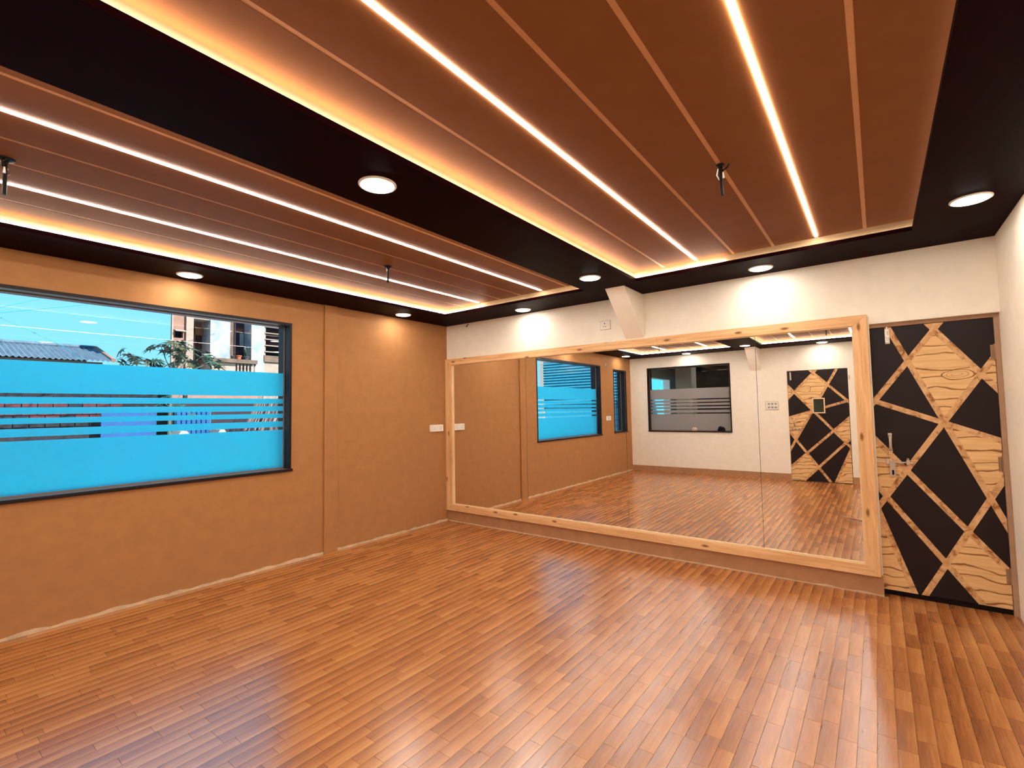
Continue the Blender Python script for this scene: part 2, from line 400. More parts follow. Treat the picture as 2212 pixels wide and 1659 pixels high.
for k, (l0, l1, r0, r1) in enumerate(TR):
    pw = (r1 - r0) / 7.0
    for i in range(7):
        a, b = r0 + i * pw, r0 + (i + 1) * pw
        ga = .0 if i == 0 else .011; gb = .0 if i == 6 else .011
        if True:
            MB().box(a + ga, b - gb, RY[0], RY[1], ZR, ZR + .013).build('ceiling_panel', 'panel', ceil)
    for i in range(1, 7):
        x = r0 + i * pw
        if i in (2, 5): continue
        MB().box(x - .0108, x + .0108, RY[0], RY[1], ZR + .0012, ZR + .0135).build('joint_strip', 'joint', ceil)
    # cove light strips lying on the lip, out of sight
    z0, z1 = H + .029, H + .037
    for bx in ((r0 + .004, r0 + .016, RY[0] + .02, RY[1] - .02), (r1 - .016, r1 - .004, RY[0] + .02, RY[1] - .02),
               (r0 + .02, r0 + (.62 if k == 0 else .80), RY[1] - .016, RY[1] - .004), (r0 + (.64 if k == 0 else .82), r1 - .02, RY[1] - .016, RY[1] - .004), (r0 + .02, r1 - .02, RY[0] + .004, RY[0] + .016)):
        dim = bx[0] > 4.8 or (k == 1 and 3.5 < bx[0]) or (k == 0 and .9 < bx[0] < 2.2)
        MB().box(bx[0], bx[1], bx[2], bx[3], z0, z1).build('cove_light', 'cove_dim' if dim else 'cove', ceil)
    # two line lights in each tray
    for i in (2, 5):
        x = r0 + i * pw
        lab = {(0, 2): 'long glowing line light of the window-side tray, nearer the window wall', (0, 5): 'long glowing line light of the window-side tray, nearer the middle beam',
               (1, 2): 'long glowing line light of the mirror-door tray, nearer the middle beam', (1, 5): 'long glowing line light of the mirror-door tray, nearer the side wall'}[(k, i)]
        t = thing('line_light', lab, 'light', (x, -3.0, ZR), group='line lights in the ceiling trays')
        MB().box(x - .0098, x + .0098, RY[0] + .06, RY[1] - .045, ZR - .005, ZR + .004).build('diffuser', 'line', t)
        MB().box(x - .0099, x + .0099, RY[0] + .05, RY[1] - .035, ZR + .0042, ZR + .0138).build('channel', 'white', t)

# floor: base and vinyl wood strips
fl = thing('floor', 'warm brown wood strip vinyl floor', 'floor', kind='structure')
MB().box(0, W, DR, 0.0, -.15, -.005).build('subfloor', 'subfloor', fl)
MB().box(XW, W, 0.0, .12, -.15, -.005).build('threshold', 'subfloor', fl)
PWD, PL, G = .068, .335, .0007
cp = cam.matrix_world.translation; CI = cam.matrix_world.inverted()
planks = []
r = 0; x = 0.0
while x < W - .001:
    y = DR - random.uniform(0, PL)
    x1 = min(x + PWD, W)
    ymax = .115 if x > XW else 0.0
    while y < ymax:
        L = PL * random.choice((1.0, 1.0, 1.0, .62))
        a, b = max(y, DR), min(y + L, ymax)
        if b - a > .01: planks.append((x, x1, a, b, abs(b - a - L) < 1e-6 and abs(x1 - x - PWD) < 1e-6, L))
        y += L
    x += PWD
def seen(p):
    c = Vector(((p[0] + p[1]) / 2, (p[2] + p[3]) / 2, 0)); q = CI @ c
    if q.z > -.2: return 0
    if not (abs(q.x / -q.z) * 1037.6 < 1106 + 20 and abs(q.y / -q.z) * 1037.6 < 829 + 20): return 0
    return (p[1] - p[0]) * (p[3] - p[2]) / (-q.z) ** 3
order = sorted([p for p in planks if p[4]], key=seen, reverse=True)[:298]
pick = set(id(p) for p in order)
pm = {}
for L in (PL * 1.0, PL * .62):
    me = MB().box(-PWD / 2 + G, PWD / 2 - G, -L / 2 + G, L / 2 - G, -.005, 0.0).mesh('plank'); me.materials.append(M['plank']); pm[round(L, 4)] = me
for p in order:
    o = D.objects.new('plank', pm[round(p[5], 4)]); COL.objects.link(o); o.parent = fl
    o.location = ((p[0] + p[1]) / 2, (p[2] + p[3]) / 2, 0)
m = MB(); tones = []
for p in planks:
    if id(p) in pick: continue
    m.box(p[0] + G, p[1] - G, p[2] + G, p[3] - G, -.005, 0.0); tones += [1.0 + random.random()] * 6
far = m.build('distant_planks', 'plank', fl, kind='stuff')
at = far.data.attributes.new('tone', 'FLOAT', 'FACE'); at.data.foreach_set('value', tones)

# ------------------------------------------------------------------ windows
FILM = ((1.629, 1.857), (1.555, 1.603), (1.482, 1.530), (1.414, 1.456), (1.325, 1.381))
def window(name, lab, plane, u0, u1, z0, z1, film=True, glass_d=.10, lin=.025, sillmat='stone'):
    """plane 'x': in the left wall, u = y; plane 'y': in the rear wall, u = x. d measures depth from the wall face, outwards"""
    t = thing(name, lab, 'window', kind='structure', loc=((0, (u0 + u1) / 2, z0) if plane == 'x' else ((u0 + u1) / 2, DR, z0)))
    def bx(mb, a0, a1, d0, d1, h0, h1):
        if plane == 'x': return mb.box(-d1, -d0, a0, a1, h0, h1)
        return mb.box(a0, a1, DR - d1, DR - d0, h0, h1)
    for a in ((u0, u0 + lin, z0 + lin, z1), (u1 - lin, u1, z0 + lin, z1), (u0 + lin, u1 - lin, z1 - lin, z1)):
        bx(MB(), a[0], a[1], -.006, .215, a[2], a[3]).build('window_frame', 'stone', t, bevel=.002)
    bx(MB(), u0 - (.01 if plane == 'x' else 0), u1 + (.01 if plane == 'x' else 0), -.022, 0.0, z0, z0 + lin).build('sill_nosing', 'stone', t, bevel=.003)
    bx(MB(), u0, u1, 0.0, .215, z0, z0 + lin).build('window_sill', sillmat, t)
    g0, g1, h0, h1 = u0 + lin, u1 - lin, z0 + lin, z1 - lin
    if glass_d:
        bx(MB(), g0, g1, glass_d, glass_d + .005, h0, h1).build('glass_pane', 'glass', t)
        for a in ((g0, g0 + .008, h0, h1), (g1 - .008, g1, h0, h1), (g0, g1, h1 - .008, h1), (g0, g1, h0, h0 + .012)):
            bx(MB(), a[0], a[1], glass_d - .012, glass_d - .003, a[2], a[3]).build('glazing_bead', 'louver', t)
    if film:
        for a, b in FILM + ((h0 + .012, 1.297),):
            bx(MB(), g0 + .008, g1 - .008, glass_d - .002, glass_d - .001, a, b).build('frosted_film', 'film' if plane == 'x' else 'film_rear', t)
    return t
window('window_1', 'wide window with blue frosted film bands in the tan wall', 'x', *W1, sillmat='sillstone')
w2 = window('window_2', 'narrow dark framed window with a grille, seen in the mirror', 'x', *W2, film=False, glass_d=.13)
for i in range(3):
    yy = W2[0] + .17 + i * .17
    MB().tube([(-.17, yy, W2[2] + .026), (-.17, yy, W2[3] - .026)], .006, 6).build('grille_bar', 'stone', w2)
for i in range(9):
    zz = W2[2] + .14 + i * .14
    MB().tube([(-.175, W2[0] + .026, zz), (-.175, W2[1] - .026, zz)], .005, 6).build('grille_bar', 'stone', w2)
window('window_3', 'frosted band window in the rear wall, seen in the mirror', 'y', *W3, sillmat='sillstone')

# ------------------------------------------------------------------ mirror with timber frame
mir = thing('framed_mirror', 'huge wall mirror of four panels in a knotty pine frame', 'mirror', (2.3, 0, .145))
xi = (.118, 4.497); zi = (.226, 2.064); xo = (.004, 4.587); zo = (.146, 2.144)
yf, yb = -.04, -.0065
def board(poly, mat): MB().prism([(a, yb, b) for a, b in poly], (0, yf - yb, 0)).build('frame_board', mat, mir, bevel=.002)
xj = 2.93
board([(xo[0], zo[1]), (xi[0], zi[1]), (xj, zi[1]), (xj, zo[1])], 'pine_x')
board([(xj + .0006, zo[1]), (xj + .0006, zi[1]), (xi[1], zi[1]), (xo[1], zo[1])], 'pine_x')
board([(xo[0], zo[0]), (xi[0], zi[0]), (xi[1], zi[0]), (xo[1], zo[0])], 'pine_x')
board([(xo[0], zo[0]), (xi[0], zi[0]), (xi[0], zi[1]), (xo[0], zo[1])], 'pine_z')
board([(xo[1], zo[0]), (xi[1], zi[0]), (xi[1], zi[1]), (xo[1], zo[1])], 'pine_z')
for a in ((xi[0], xi[0] + .009, zi[0], zi[1]), (xi[1] - .009, xi[1], zi[0], zi[1]), (xi[0] + .009, xi[1] - .009, zi[0], zi[0] + .010), (xi[0] + .009, xi[1] - .009, zi[1] - .006, zi[1])):
    MB().box(a[0], a[1], -.026, -.0125, a[2], a[3]).build('inner_bead', 'bead', mir)
seams = (xi[0], 1.318, 2.567, 3.794, xi[1])
for a, b in zip(seams, seams[1:]):
    MB().box(a + .0018, b - .0018, -.012, -.0072, zi[0], zi[1]).build('mirror_panel', 'mirror', mir)
MB().box(xi[0], xi[1], -.0071, -.0066, zi[0], zi[1]).build('backing_sheet', 'mirrorback', mir)

# ------------------------------------------------------------------ doors with a veneer pattern
# pattern in the door's own frame: u 0..1 left to right seen from the room, v = height in metres
def U(x): return (x - 4.600) / .695
STRIPS = [((4.715, 2.037), (5.295, .60)), ((4.600, 1.455), (5.017, 2.037)), ((4.950, 2.037), (5.295, 1.54)), ((5.295, 1.768), (4.600, .66)),
          ((4.600, 1.474), (5.295, 1.180)), ((4.600, 1.177), (5.295, .283)), ((4.600, .811), (5.149, .04)), ((5.295, .915), (4.842, .04)), ((4.600, .622), (4.784, .04))]
def sx(k, z):
    (a, b), (c, d) = STRIPS[k]; return a + (z - b) * (c - a) / (d - b)
def cross(i, j):
    (a, b), (c, d) = STRIPS[i]; (e, f), (g, h) = STRIPS[j]
    den = (a - c) * (f - h) - (b - d) * (e - g)
    p = a * d - b * c; q = e * h - f * g
    return ((p * (e - g) - (a - c) * q) / den, (p * (f - h) - (b - d) * q) / den)
VENEER = [[cross(1, 2), cross(0, 1), cross(0, 3), cross(2, 3)],
          [cross(2, 3), (5.295, 1.768), (5.295, 1.54)],
          [cross(0, 3), (5.295, 1.18), (5.295, .915), cross(0, 7)],
          [(4.600, 1.177), cross(3, 5), cross(3, 6), (4.600, .811)],
          [(4.600, .622), (4.784, .04), (4.600, .04)],
          [cross(5, 7), (5.295, .283), (5.295, .04), (5.149, .04), cross(6, 7)],
          [cross(1, 2), (4.950, 2.037), (5.017, 2.037)]]
def clip(poly, a, b, c):
    """keep the part of a 2-D polygon with a*x + b*y >= c"""
    out = []
    for i in range(len(poly)):
        p, q = poly[i], poly[(i + 1) % len(poly)]; dp, dq = a * p[0] + b * p[1] - c, a * q[0] + b * q[1] - c
        if dp >= 0: out.append(p)
        if dp * dq < 0:
            t = dp / (dp - dq); out.append((p[0] + t * (q[0] - p[0]), p[1] + t * (q[1] - p[1])))
    return out
def door_leaf(root, x_left, x_right, z0, z1, yface, d):
    """d: unit step along y pointing into the room; x_left is the leaf edge on the left seen from the room"""
    wd = x_right - x_left; k = (z1 - z0) / (2.037 - .04)
    fx = lambda x: x_left + U(x) * wd
    fz = lambda z: z0 + (z - .04) * k
    MB().box(min(x_left, x_right), max(x_left, x_right), min(yface, yface - d * .035), max(yface, yface - d * .035), z0, z1).build('door_leaf', 'blackdoor', root)
    lo, hi = min(x_left, x_right), max(x_left, x_right)
    def inlay(poly, h, name, mat):
        for c in ((1, 0, lo), (-1, 0, -hi), (0, 1, z0), (0, -1, -z1)): poly = clip(poly, *c)
        if len(poly) > 2: MB().prism([(a, yface, b) for a, b in poly], (0, d * h, 0)).build(name, mat, root)
    for poly in VENEER:
        inlay([(fx(a), fz(b)) for a, b in poly], .0012, 'veneer_panel', 'doorwood')
    for i, ((a, b), (c, e)) in enumerate(STRIPS):
        p, q = Vector((fx(a), fz(b))), Vector((fx(c), fz(e))); t = (q - p).normalized(); n = Vector((-t.y, t.x)) * .0185 * (abs(wd) / .695) ** .5
        p -= t * .1; q += t * .1
        inlay([tuple(p + n), tuple(q + n), tuple(q - n), tuple(p - n)], .0018 + i * .00022, 'veneer_strip', 'stripwood')
    return fx, fz

d1 = thing('door_1', 'black door with zigzag light wood pattern to the right of the mirror', 'door', (4.95, .05, 0), kind='structure')
YF = .058
door_leaf(d1, 4.596, 5.292, .040, 2.040, YF, -1)
MB().box(XW - .03, W, .045, .12, 2.0425, 2.0698).build('door_head', 'jamb', d1, bevel=.002)
MB().box(5.2945, W - .0005, .045, .12, 0.0, 2.042).build('door_jamb', 'jamb', d1, bevel=.002)
MB().box(XW, 5.294, .10, .12, 0.0, 2.042).build('door_stop', 'blackdoor', d1)
for zc in (1.80, 1.02, .26):
    h = MB().ring([(0.0, -.055), (.007, -.055), (.007, .055), (0.0, .055)], (5.293, YF - .006, zc), 10).build('hinge', 'brass', d1)
    MB().box(5.270, 5.2915, YF - .0042, YF - .0005, zc - .05, zc + .05).build('hinge_plate', 'brass', h)
def tower_bolt(root, x, zt, yf, d, length, name='tower_bolt'):
    MBb = MB(); MBb.box(x - .014, x + .014, min(yf, yf + d * .004), max(yf, yf + d * .004), zt - length, zt)
    b = MBb.build(name, 'steel', root, bevel=.001)
    MB().tube([(x, yf + d * .012, zt - length * .95), (x, yf + d * .012, zt + .012)], .006, 10).build('bolt_rod', 'steel', b, smooth=False)
    for q in (.12, .5, .88): MB().box(x - .012, x + .012, min(yf + d * .004, yf + d * .019), max(yf + d * .004, yf + d * .019), zt - length * q - .007, zt - length * q + .007).build('bolt_keeper', 'steel', b, bevel=.001)
    MB().tube([(x, yf + d * .012, zt - length * .62), (x, yf + d * .034, zt - length * .62)], .005, 8).build('bolt_knob', 'steel', b)
tower_bolt(d1, 4.707, 2.030, YF, -1, .118)
# upright pull handle
hd = MB().box(4.676, 4.700, YF - .004, YF, 1.185, 1.225).box(4.676, 4.700, YF - .004, YF, 1.082, 1.112).build('pull_handle', 'steel', d1, bevel=.001)
MB().tube([(4.688, YF - .004, 1.206), (4.688, YF - .026, 1.204), (4.688, YF - .030, 1.19), (4.688, YF - .030, 1.115), (4.688, YF - .026, 1.10), (4.688, YF - .004, 1.096)], .0095, 10).build('grip', 'dullsteel', hd, smooth=True)
# sliding latch (rod, hasp and keepers)
la = MB().tube([(4.575, YF - .020, 1.010), (4.812, YF - .020, 1.006)], .0055, 10).build('slide_latch', 'steel', d1)
MB().box(4.775, 4.797, YF - .030, YF, .988, 1.026).build('latch_keeper', 'steel', la, bevel=.003)
MB().box(4.655, 4.675, YF - .030, YF, .992, 1.028).build('latch_keeper', 'steel', la, bevel=.003)
MB().box(4.676, 4.712, YF - .030, YF - .0265, .900, 1.014).build('hasp', 'dullsteel', la, bevel=.002)
MB().box(4.688, 4.700, YF - .032, YF - .0302, .912, .948).build('hasp_slot', 'hole', la)
MB().tube([(4.786, YF - .030, 1.026), (4.786, YF - .034, 1.040)], .007, 8).build('latch_knob', 'steel', la)
# dark bar painted in as the shadow of the gap below the leaf
MB().box(XW, 5.294, .070, .092, 0.0, .036).build('gap_shadow_bar', 'hole', d1)

d2 = thing('door_2', 'black zigzag patterned door with a small glass hatch, seen in the mirror', 'door', (3.72, DR, 0), kind='structure')
YR = DR + .004
door_leaf(d2, 4.206, 3.246, .012, 2.108, YR, 1)
MB().box(3.2385, 3.2458, DR - .04, DR + .002, 0.0, 2.114).build('door_edge', 'jamb', d2)
hx0, hx1, hz0, hz1 = 3.640, 3.842, 1.288, 1.578
for a in ((hx0, hx1, hz0, hz0 + .02), (hx0, hx1, hz1 - .02, hz1), (hx0, hx0 + .02, hz0 + .02, hz1 - .02), (hx1 - .02, hx1, hz0 + .02, hz1 - .02)):
    MB().box(a[0], a[1], YR, YR + .016, a[2], a[3]).build('hatch_frame', 'bead', d2, bevel=.002)
def dark_glass():
    t = NT('dark_hatch_glass'); t.bsdf((0.012, 0.018, 0.008), 0.08, 0.6); return t.m
M['hatch'] = dark_glass()
MB().box(hx0 + .02, hx1 - .02, YR, YR + .006, hz0 + .02, hz1 - .02).build('hatch_glass', 'hatch', d2)
tower_bolt(d2, 3.300, 2.085, YR, 1, .15)
hd = MB().box(3.318, 3.342, YR, YR + .006, 1.17, 1.215).box(3.318, 3.342, YR, YR + .006, 1.04, 1.07).build('pull_handle', 'steel', d2)
MB().tube([(3.33, YR + .004, 1.19), (3.33, YR + .03, 1.185), (3.33, YR + .03, 1.07), (3.33, YR + .004, 1.06)], .010, 8).build('grip', 'dullsteel', hd, smooth=True)
la = MB().box(3.250, 3.445, YR, YR + .022, .972, 1.004).build('slide_latch', 'steel', d2, bevel=.003)
for q in (3.29, 3.35, 3.41): MB().box(q - .006, q + .006, YR + .022, YR + .028, .98, .996).build('latch_screw', 'hole', la)
MB().box(DOOR2[1] + .010, DOOR2[1] + .03, DR + .0, DR + .03, 1.90, 1.98).build('door_stay', 'dullsteel', d2)

# ------------------------------------------------------------------ ceiling fittings
dl = thing('downlight', '', 'light', (0, 0, H), group='round ceiling downlights')
local(MB().ring([(.094, 0.0), (.094, -.004), (.088, -.008), (.080, -.008), (.080, -.003)], n=40).build('trim_ring', 'white', dl, smooth=True))
local(MB().ring([(.080, -.003), (.080, -.0075), (.074, -.0105), (.001, -.0115)], n=40).build('diffuser', 'down', dl, smooth=True))
DL = [((.215, -.93), 'round downlight close to the window wall, nearest the mirror corner'),
      ((.205, -3.14), 'round downlight close to the window wall, above the big window'),
      ((.215, -5.40), 'round downlight close to the window wall, above the narrow window in the mirror'),
      ((2.666, -.90), 'round downlight in the middle beam, just in front of the beam bracket'),
      ((2.666, -3.154), 'round downlight in the middle of the dark middle beam'),
      ((2.666, -5.32), 'round downlight in the middle beam at the rear bracket, seen in the mirror'),
      ((5.097, -.938), 'round downlight by the side wall, above the front door'),
      ((5.097, -3.15), 'round downlight by the side wall, halfway along it'),
      ((5.097, -5.35), 'round downlight by the side wall, nearest the rear wall'),
      ((1.433, -.205), 'round downlight on the back border, left of the white wall socket'),
      ((3.899, -.226), 'round downlight on the back border, between bracket and front door'),
      ((1.40, -5.86), 'round downlight on the rear border above the rear window, in the mirror'),
      ((3.86, -5.86), 'round downlight on the rear border above the rear door, in the mirror')]
for i, ((x, y), lab) in enumerate(DL):
    if i == 0: dl.location = (x, y, H); dl['label'] = lab
    else: copy_tree(dl, (x, y, H), lab)

def hook(x, y, lab, rod, lean, pr=.034):
    t = thing('ceiling_hook', lab, 'hook', (x, y, ZR), group='fan hooks hanging from the trays')
    MB().ring([(0, 0), (pr, 0), (pr, -.006), (.012, -.014), (.012, -.02), (0, -.02)], (x, y, ZR), 16).build('base_plate', 'hole', t)
    MB().tube([(x - .010, y, ZR - .018), (x - .020, y + .01, ZR - .045), (x - .010, y + .015, ZR - .07)], .004, 6).build('bracket', 'steel', t)
    MB().tube([(x + .008, y, ZR - .018), (x + .012, y - .012, ZR - .04), (x + .036, y - .014, ZR - .03), (x + .042, y, ZR - .012)], .0045, 6).build('loose_wire', 'hole', t)
    MB().tube([(x, y, ZR - .018), (x, y, ZR - .05), (x + lean * .5, y, ZR - .05 - rod * .5), (x + lean, y, ZR - .05 - rod)], .0085, 8).build('hanging_cable', 'hole', t)
    if rod > .09: MB().tube([(x + .012, y - .004, ZR - .045), (x + .014, y - .004, ZR - .075)], [.003, .006], 6).build('wire_tip', 'white', t)
    else: MB().ring([(0, .012), (.009, .01), (.012, 0), (.009, -.012), (0, -.014)], (x + lean, y, ZR - .055 - rod), 10).build('cable_end', 'hole', t)
hook(1.37, -4.313, 'dark fan hook hanging from the window-side tray, at the photo edge', .125, .002)
hook(1.368, -2.064, 'small dark fan hook hanging from the window-side tray, nearer the mirror', .075, 0.0)
hook(4.038, -2.069, 'dark fan hook with a cable hanging from the tray in front of the mirror', .11, .004, .02)
hook(4.038, -4.31, 'dark fan hook at the rear end of the tray, seen in the mirror', .11, 0.0)

m = MB().tube([(.40, -.004, 2.585), (.405, -.02, 2.565), (.395, -.028, 2.55), (.38, -.026, 2.556)], .005, 6)
m.build('wall_hook', 'hole', label='tiny dark hook at the ceiling line above the mirror', cat='hook')

# ------------------------------------------------------------------ switches and sockets
t = thing('wall_socket', 'white wall socket plate high above the mirror, beside the bracket', 'socket', (2.363, 0, 2.333))
MB().box(2.3035, 2.4235, -.004, 0.0, 2.2845, 2.3815).build('back_or_shadow_plate', 'greyplastic', t)  # grey rim added as a thin painted shadow round the plate
MB().box(2.307, 2.420, -.010, -.004, 2.288, 2.378).build('plate', 'white', t, bevel=.003)
for a, b, w_, h_ in ((2.357, 2.350, .008, .016), (2.348, 2.318, .007, .008), (2.370, 2.318, .007, .008)):
    MB().box(a - w_ / 2, a + w_ / 2, -.0112, -.0095, b - h_ / 2, b + h_ / 2).build('pin_hole', 'hole', t)
MB().box(2.386, 2.404, -.013, -.0095, 2.318, 2.345).build('rocker', 'white', t, bevel=.002)
t = thing('switch_box', 'white surface socket box on the tan wall beside the mirror frame', 'socket', (0, -.215, 1.232))
MB().box(0.0, .034, -.328, -.108, 1.188, 1.276).build('box', 'white', t, bevel=.004)
for yc in (-.265, -.165):
    for dy, dz in ((0, .014), (-.011, -.012), (.011, -.012)):
        MB().box(.033, .0352, yc + dy - .004, yc + dy + .004, 1.232 + dz - .005, 1.232 + dz + .005).build('pin_hole', 'greyplastic', t)
MB().box(.033, .038, -.225, -.205, 1.215, 1.250).build('rocker', 'white', t, bevel=.002)
MB().box(.033, .0345, -.302, -.300, 1.192, 1.272).build('cover_seam', 'greyplastic', t)
t = thing('light_switch', 'small white switch on the tan wall between the two windows, in the mirror', 'switch', (0, -4.89, 1.236))
MB().box(0.0, .012, -5.0, -4.775, 1.19, 1.283).build('plate', 'white', t, bevel=.003)
MB().box(.012, .016, -4.90, -4.87, 1.215, 1.258).build('rocker', 'greyplastic', t, bevel=.001)
t = thing('switch_board', 'white board of six switches left of the rear door, in the mirror', 'switch', (2.956, DR, 1.45))
MB().box(2.842, 3.070, DR, DR + .005, 1.361, 1.533).build('back_or_shadow_plate', 'greyplastic', t)  # larger grey backing gives the board a painted shade outline
MB().box(2.848, 3.064, DR + .005, DR + .014, 1.367, 1.527).build('plate', 'white', t, bevel=.003)
for i in range(3):
    for z in (1.412, 1.482):
        MB().box(2.885 + i * .06, 2.925 + i * .06, DR + .014, DR + .019, z - .018, z + .018).build('rocker', 'greyplastic', t, bevel=.001)
t = thing('bulb_holder', 'small pale bulb holder high on the tan wall, seen in the mirror', 'lamp holder', (0, -4.82, 2.372))
MB().tube([(0, -4.82, 2.372), (.014, -4.82, 2.372)], .035, 16).build('back_or_shadow_plate', 'white', t)
MB().tube([(.014, -4.82, 2.372), (.035, -4.82, 2.362), (.05, -4.82, 2.345)], [.022, .02, .018], 12).build('socket', 'dullsteel', t)

# ------------------------------------------------------------------ loose items
def lump(name, lab, cat, mat, c, size, seed):
    bm = bmesh.new(); bmesh.ops.create_icosphere(bm, subdivisions=3, radius=1.0)
    for v in bm.verts:
        n = noise.noise(v.co * 1.7 + Vector((seed, 0, 0))) * .45 + noise.noise(v.co * 4.0 + Vector((0, seed, 0))) * .16
        v.co *= 1 + n
    zmin = min(v.co.z for v in bm.verts)
    for v in bm.verts:
        v.co = Vector((c[0] + v.co.x * size[0], c[1] + v.co.y * size[1], c[2] + max(0.0, v.co.z - zmin * .55) * size[2]))
    me = D.meshes.new(name); bm.to_mesh(me); bm.free(); me.materials.append(M[mat])
    me.polygons.foreach_set('use_smooth', [True] * len(me.polygons))
    return link(me, name, label=lab, cat=cat)
lump('cloth_rag', 'crumpled pale rag on the rear window sill, seen in the mirror', 'rag', 'creamfab', (1.43, DR - .045, W3[2] + .026), (.06, .03, .045), 2.0)
lump('black_cloth', 'crumpled black cloth on the rear window sill, seen in the mirror', 'cloth', 'blackfab', (1.985, DR - .042, W3[2] + .026), (.075, .032, .062), 9.0)
t = thing('vinyl_flap', 'brown vinyl offcut on the floor, seen at the foot of the mirror', 'wood', (4.4, -2.66, 0))  # curling flap of vinyl flooring, built as a stiff strip
m = MB()   # one end is lifted a little off the floor
m.add([(4.185, -2.745, .040), (4.235, -2.675, .040), (4.80, -2.50, .0005), (4.86, -2.62, .0005),
       (4.185, -2.745, .056), (4.235, -2.675, .056), (4.80, -2.50, .016), (4.86, -2.62, .016)],
      [(0, 1, 2, 3), (7, 6, 5, 4), (0, 4, 5, 1), (1, 5, 6, 2), (2, 6, 7, 3), (3, 7, 4, 0)])
m.build('board', 'flap', t)

# ------------------------------------------------------------------ the room beyond the rear window
YB = DR - .2
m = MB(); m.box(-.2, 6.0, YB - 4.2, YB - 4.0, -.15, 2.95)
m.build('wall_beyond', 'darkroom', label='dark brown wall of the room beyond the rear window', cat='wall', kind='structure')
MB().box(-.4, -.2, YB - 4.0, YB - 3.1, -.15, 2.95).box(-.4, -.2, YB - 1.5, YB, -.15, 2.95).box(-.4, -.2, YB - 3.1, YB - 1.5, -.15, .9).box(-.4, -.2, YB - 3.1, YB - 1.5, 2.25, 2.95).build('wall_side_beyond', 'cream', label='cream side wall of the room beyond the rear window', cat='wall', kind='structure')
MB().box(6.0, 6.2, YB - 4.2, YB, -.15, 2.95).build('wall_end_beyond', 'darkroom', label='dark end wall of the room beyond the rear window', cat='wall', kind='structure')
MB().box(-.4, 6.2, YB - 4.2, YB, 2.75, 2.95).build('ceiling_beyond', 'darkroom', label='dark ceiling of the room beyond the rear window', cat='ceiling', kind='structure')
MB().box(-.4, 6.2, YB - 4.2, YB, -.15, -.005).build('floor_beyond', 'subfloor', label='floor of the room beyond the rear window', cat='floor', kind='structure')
MB().box(.55, .95, YB - 1.75, YB - 1.35, -.005, 2.75).build('trim_6', 'cream', bevel=.006, label='cream pillar in the room beyond the rear window', cat='pillar', kind='structure')
for i in range(3):
    MB().box(-.2, 6.0, YB - 1.1 - i * .95, YB - 1.05 - i * .95, 2.70, 2.749).build('ceiling_batten', 'beam', label='pale ceiling batten in the room beyond, %s' % ('nearest the glass', 'between two others', 'farthest from the glass')[i], cat='batten', group='battens beyond the rear window')
for i in range(4):
    MB().box(1.2 + i * 1.05, 2.2 + i * 1.05, YB - 4.0, YB - 3.97, 0.0, 2.3).build('partition_panel', 'darkroom', bevel=.006, label='dark partition panel in the room beyond, %s' % ('next to the pillar', 'second from the pillar', 'third from the pillar', 'farthest from the pillar')[i], cat='panel', group='partition panels beyond the rear window')
dd = copy_tree(dl, (1.7, YB - 1.8, 2.75), 'round downlight in the dark room beyond the rear window')

# ------------------------------------------------------------------ outside the big window
MB().box(-40, -.25, -40, 30, -.4, -.3).build('ground', 'ground', label='bare ground outside the window', cat='ground', kind='structure')

# apartment house, front face near x = -8
bd = thing('apartment_house', 'weathered pink and white apartment house outside the big window', 'building', (-8, .8, -.3))
B0 = -.3; BT = 5.6
MB().prism([(-8.9, -.30, B0), (-8.9, 4.5, B0), (-11.5, 4.5, B0), (-11.5, .55, B0)], (0, 0, BT - B0)).build('rear_block', 'greybrown', bd)
MB().prism([(-8.0, -.693, B0), (-8.0, -.660, B0), (-8.9, -.33, B0), (-8.9, -.38, B0)], (0, 0, BT - B0)).build('corner_pier', 'flaky', bd)
MB().box(-8.2, -8.06, -.650, -.405, B0, 3.241).box(-8.2, -8.06, -.650, -.614, 3.241, 3.40).box(-8.2, -8.06, -.452, -.405, 3.241, 3.40).box(-8.2, -8.06, -.650, -.405, 3.40, BT).build('pink_bay', 'pinkwall', bd)
MB().box(-8.22, -8.19, -.614, -.452, 3.241, 3.40).build('vent_opening', 'void', bd)
MB().prism([(-8.06, -.640, 3.405), (-7.92, -.640, 3.37), (-7.92, -.640, 3.385), (-8.06, -.640, 3.43)], (0, .215, 0)).build('vent_hood', 'flaky', bd)
MB().box(-8.9, -8.0, -.405, -.256, B0, BT).build('pilaster', 'flaky', bd)
MB().box(-8.9, -8.55, -.256, .098, B0, BT).build('balcony_recess', 'pinkwall', bd)
MB().box(-8.549, -8.02, -.256, .098, 3.72, BT).build('balcony_lintel', 'flaky', bd)
MB().box(-8.549, -8.40, -.08, .098, 3.40, 3.56).build('door_lintel', 'orange', bd)
MB().box(-8.549, -8.50, -.02, .098, 2.5, 3.399).build('balcony_door', 'darkwood', bd)
for i in range(4): MB().box(-8.4999, -8.485, -.015 + i * .028, .008 + i * .028, 2.5, 3.39).build('door_slat', 'darkwood', bd)
MB().box(-8.9, -8.0, .098, .541, B0, BT).build('stained_wall', 'stained', bd)
MB().box(-8.9, -8.42, .541, 1.036, B0, BT).build('window_recess', 'greybrown', bd)
MB().box(-8.419, -8.40, .80, 1.030, 2.84, 3.95).build('dark_window', 'void', bd)
MB().box(-8.40, -8.38, .93, 1.028, 3.20, 3.55).build('hung_cloth', 'whitetarp', bd)
MB().box(-8.9, -8.0, 1.046, 1.376, B0, BT).build('blue_white_wall', 'stained', bd)
MB().tube([(-7.985, 1.04, B0), (-7.985, 1.04, BT)], .013, 8).build('drain_pipe', 'flaky', bd)
MB().box(-8.9, -8.3, 1.376, 2.3, B0, BT).build('louver_bay', 'void', bd)
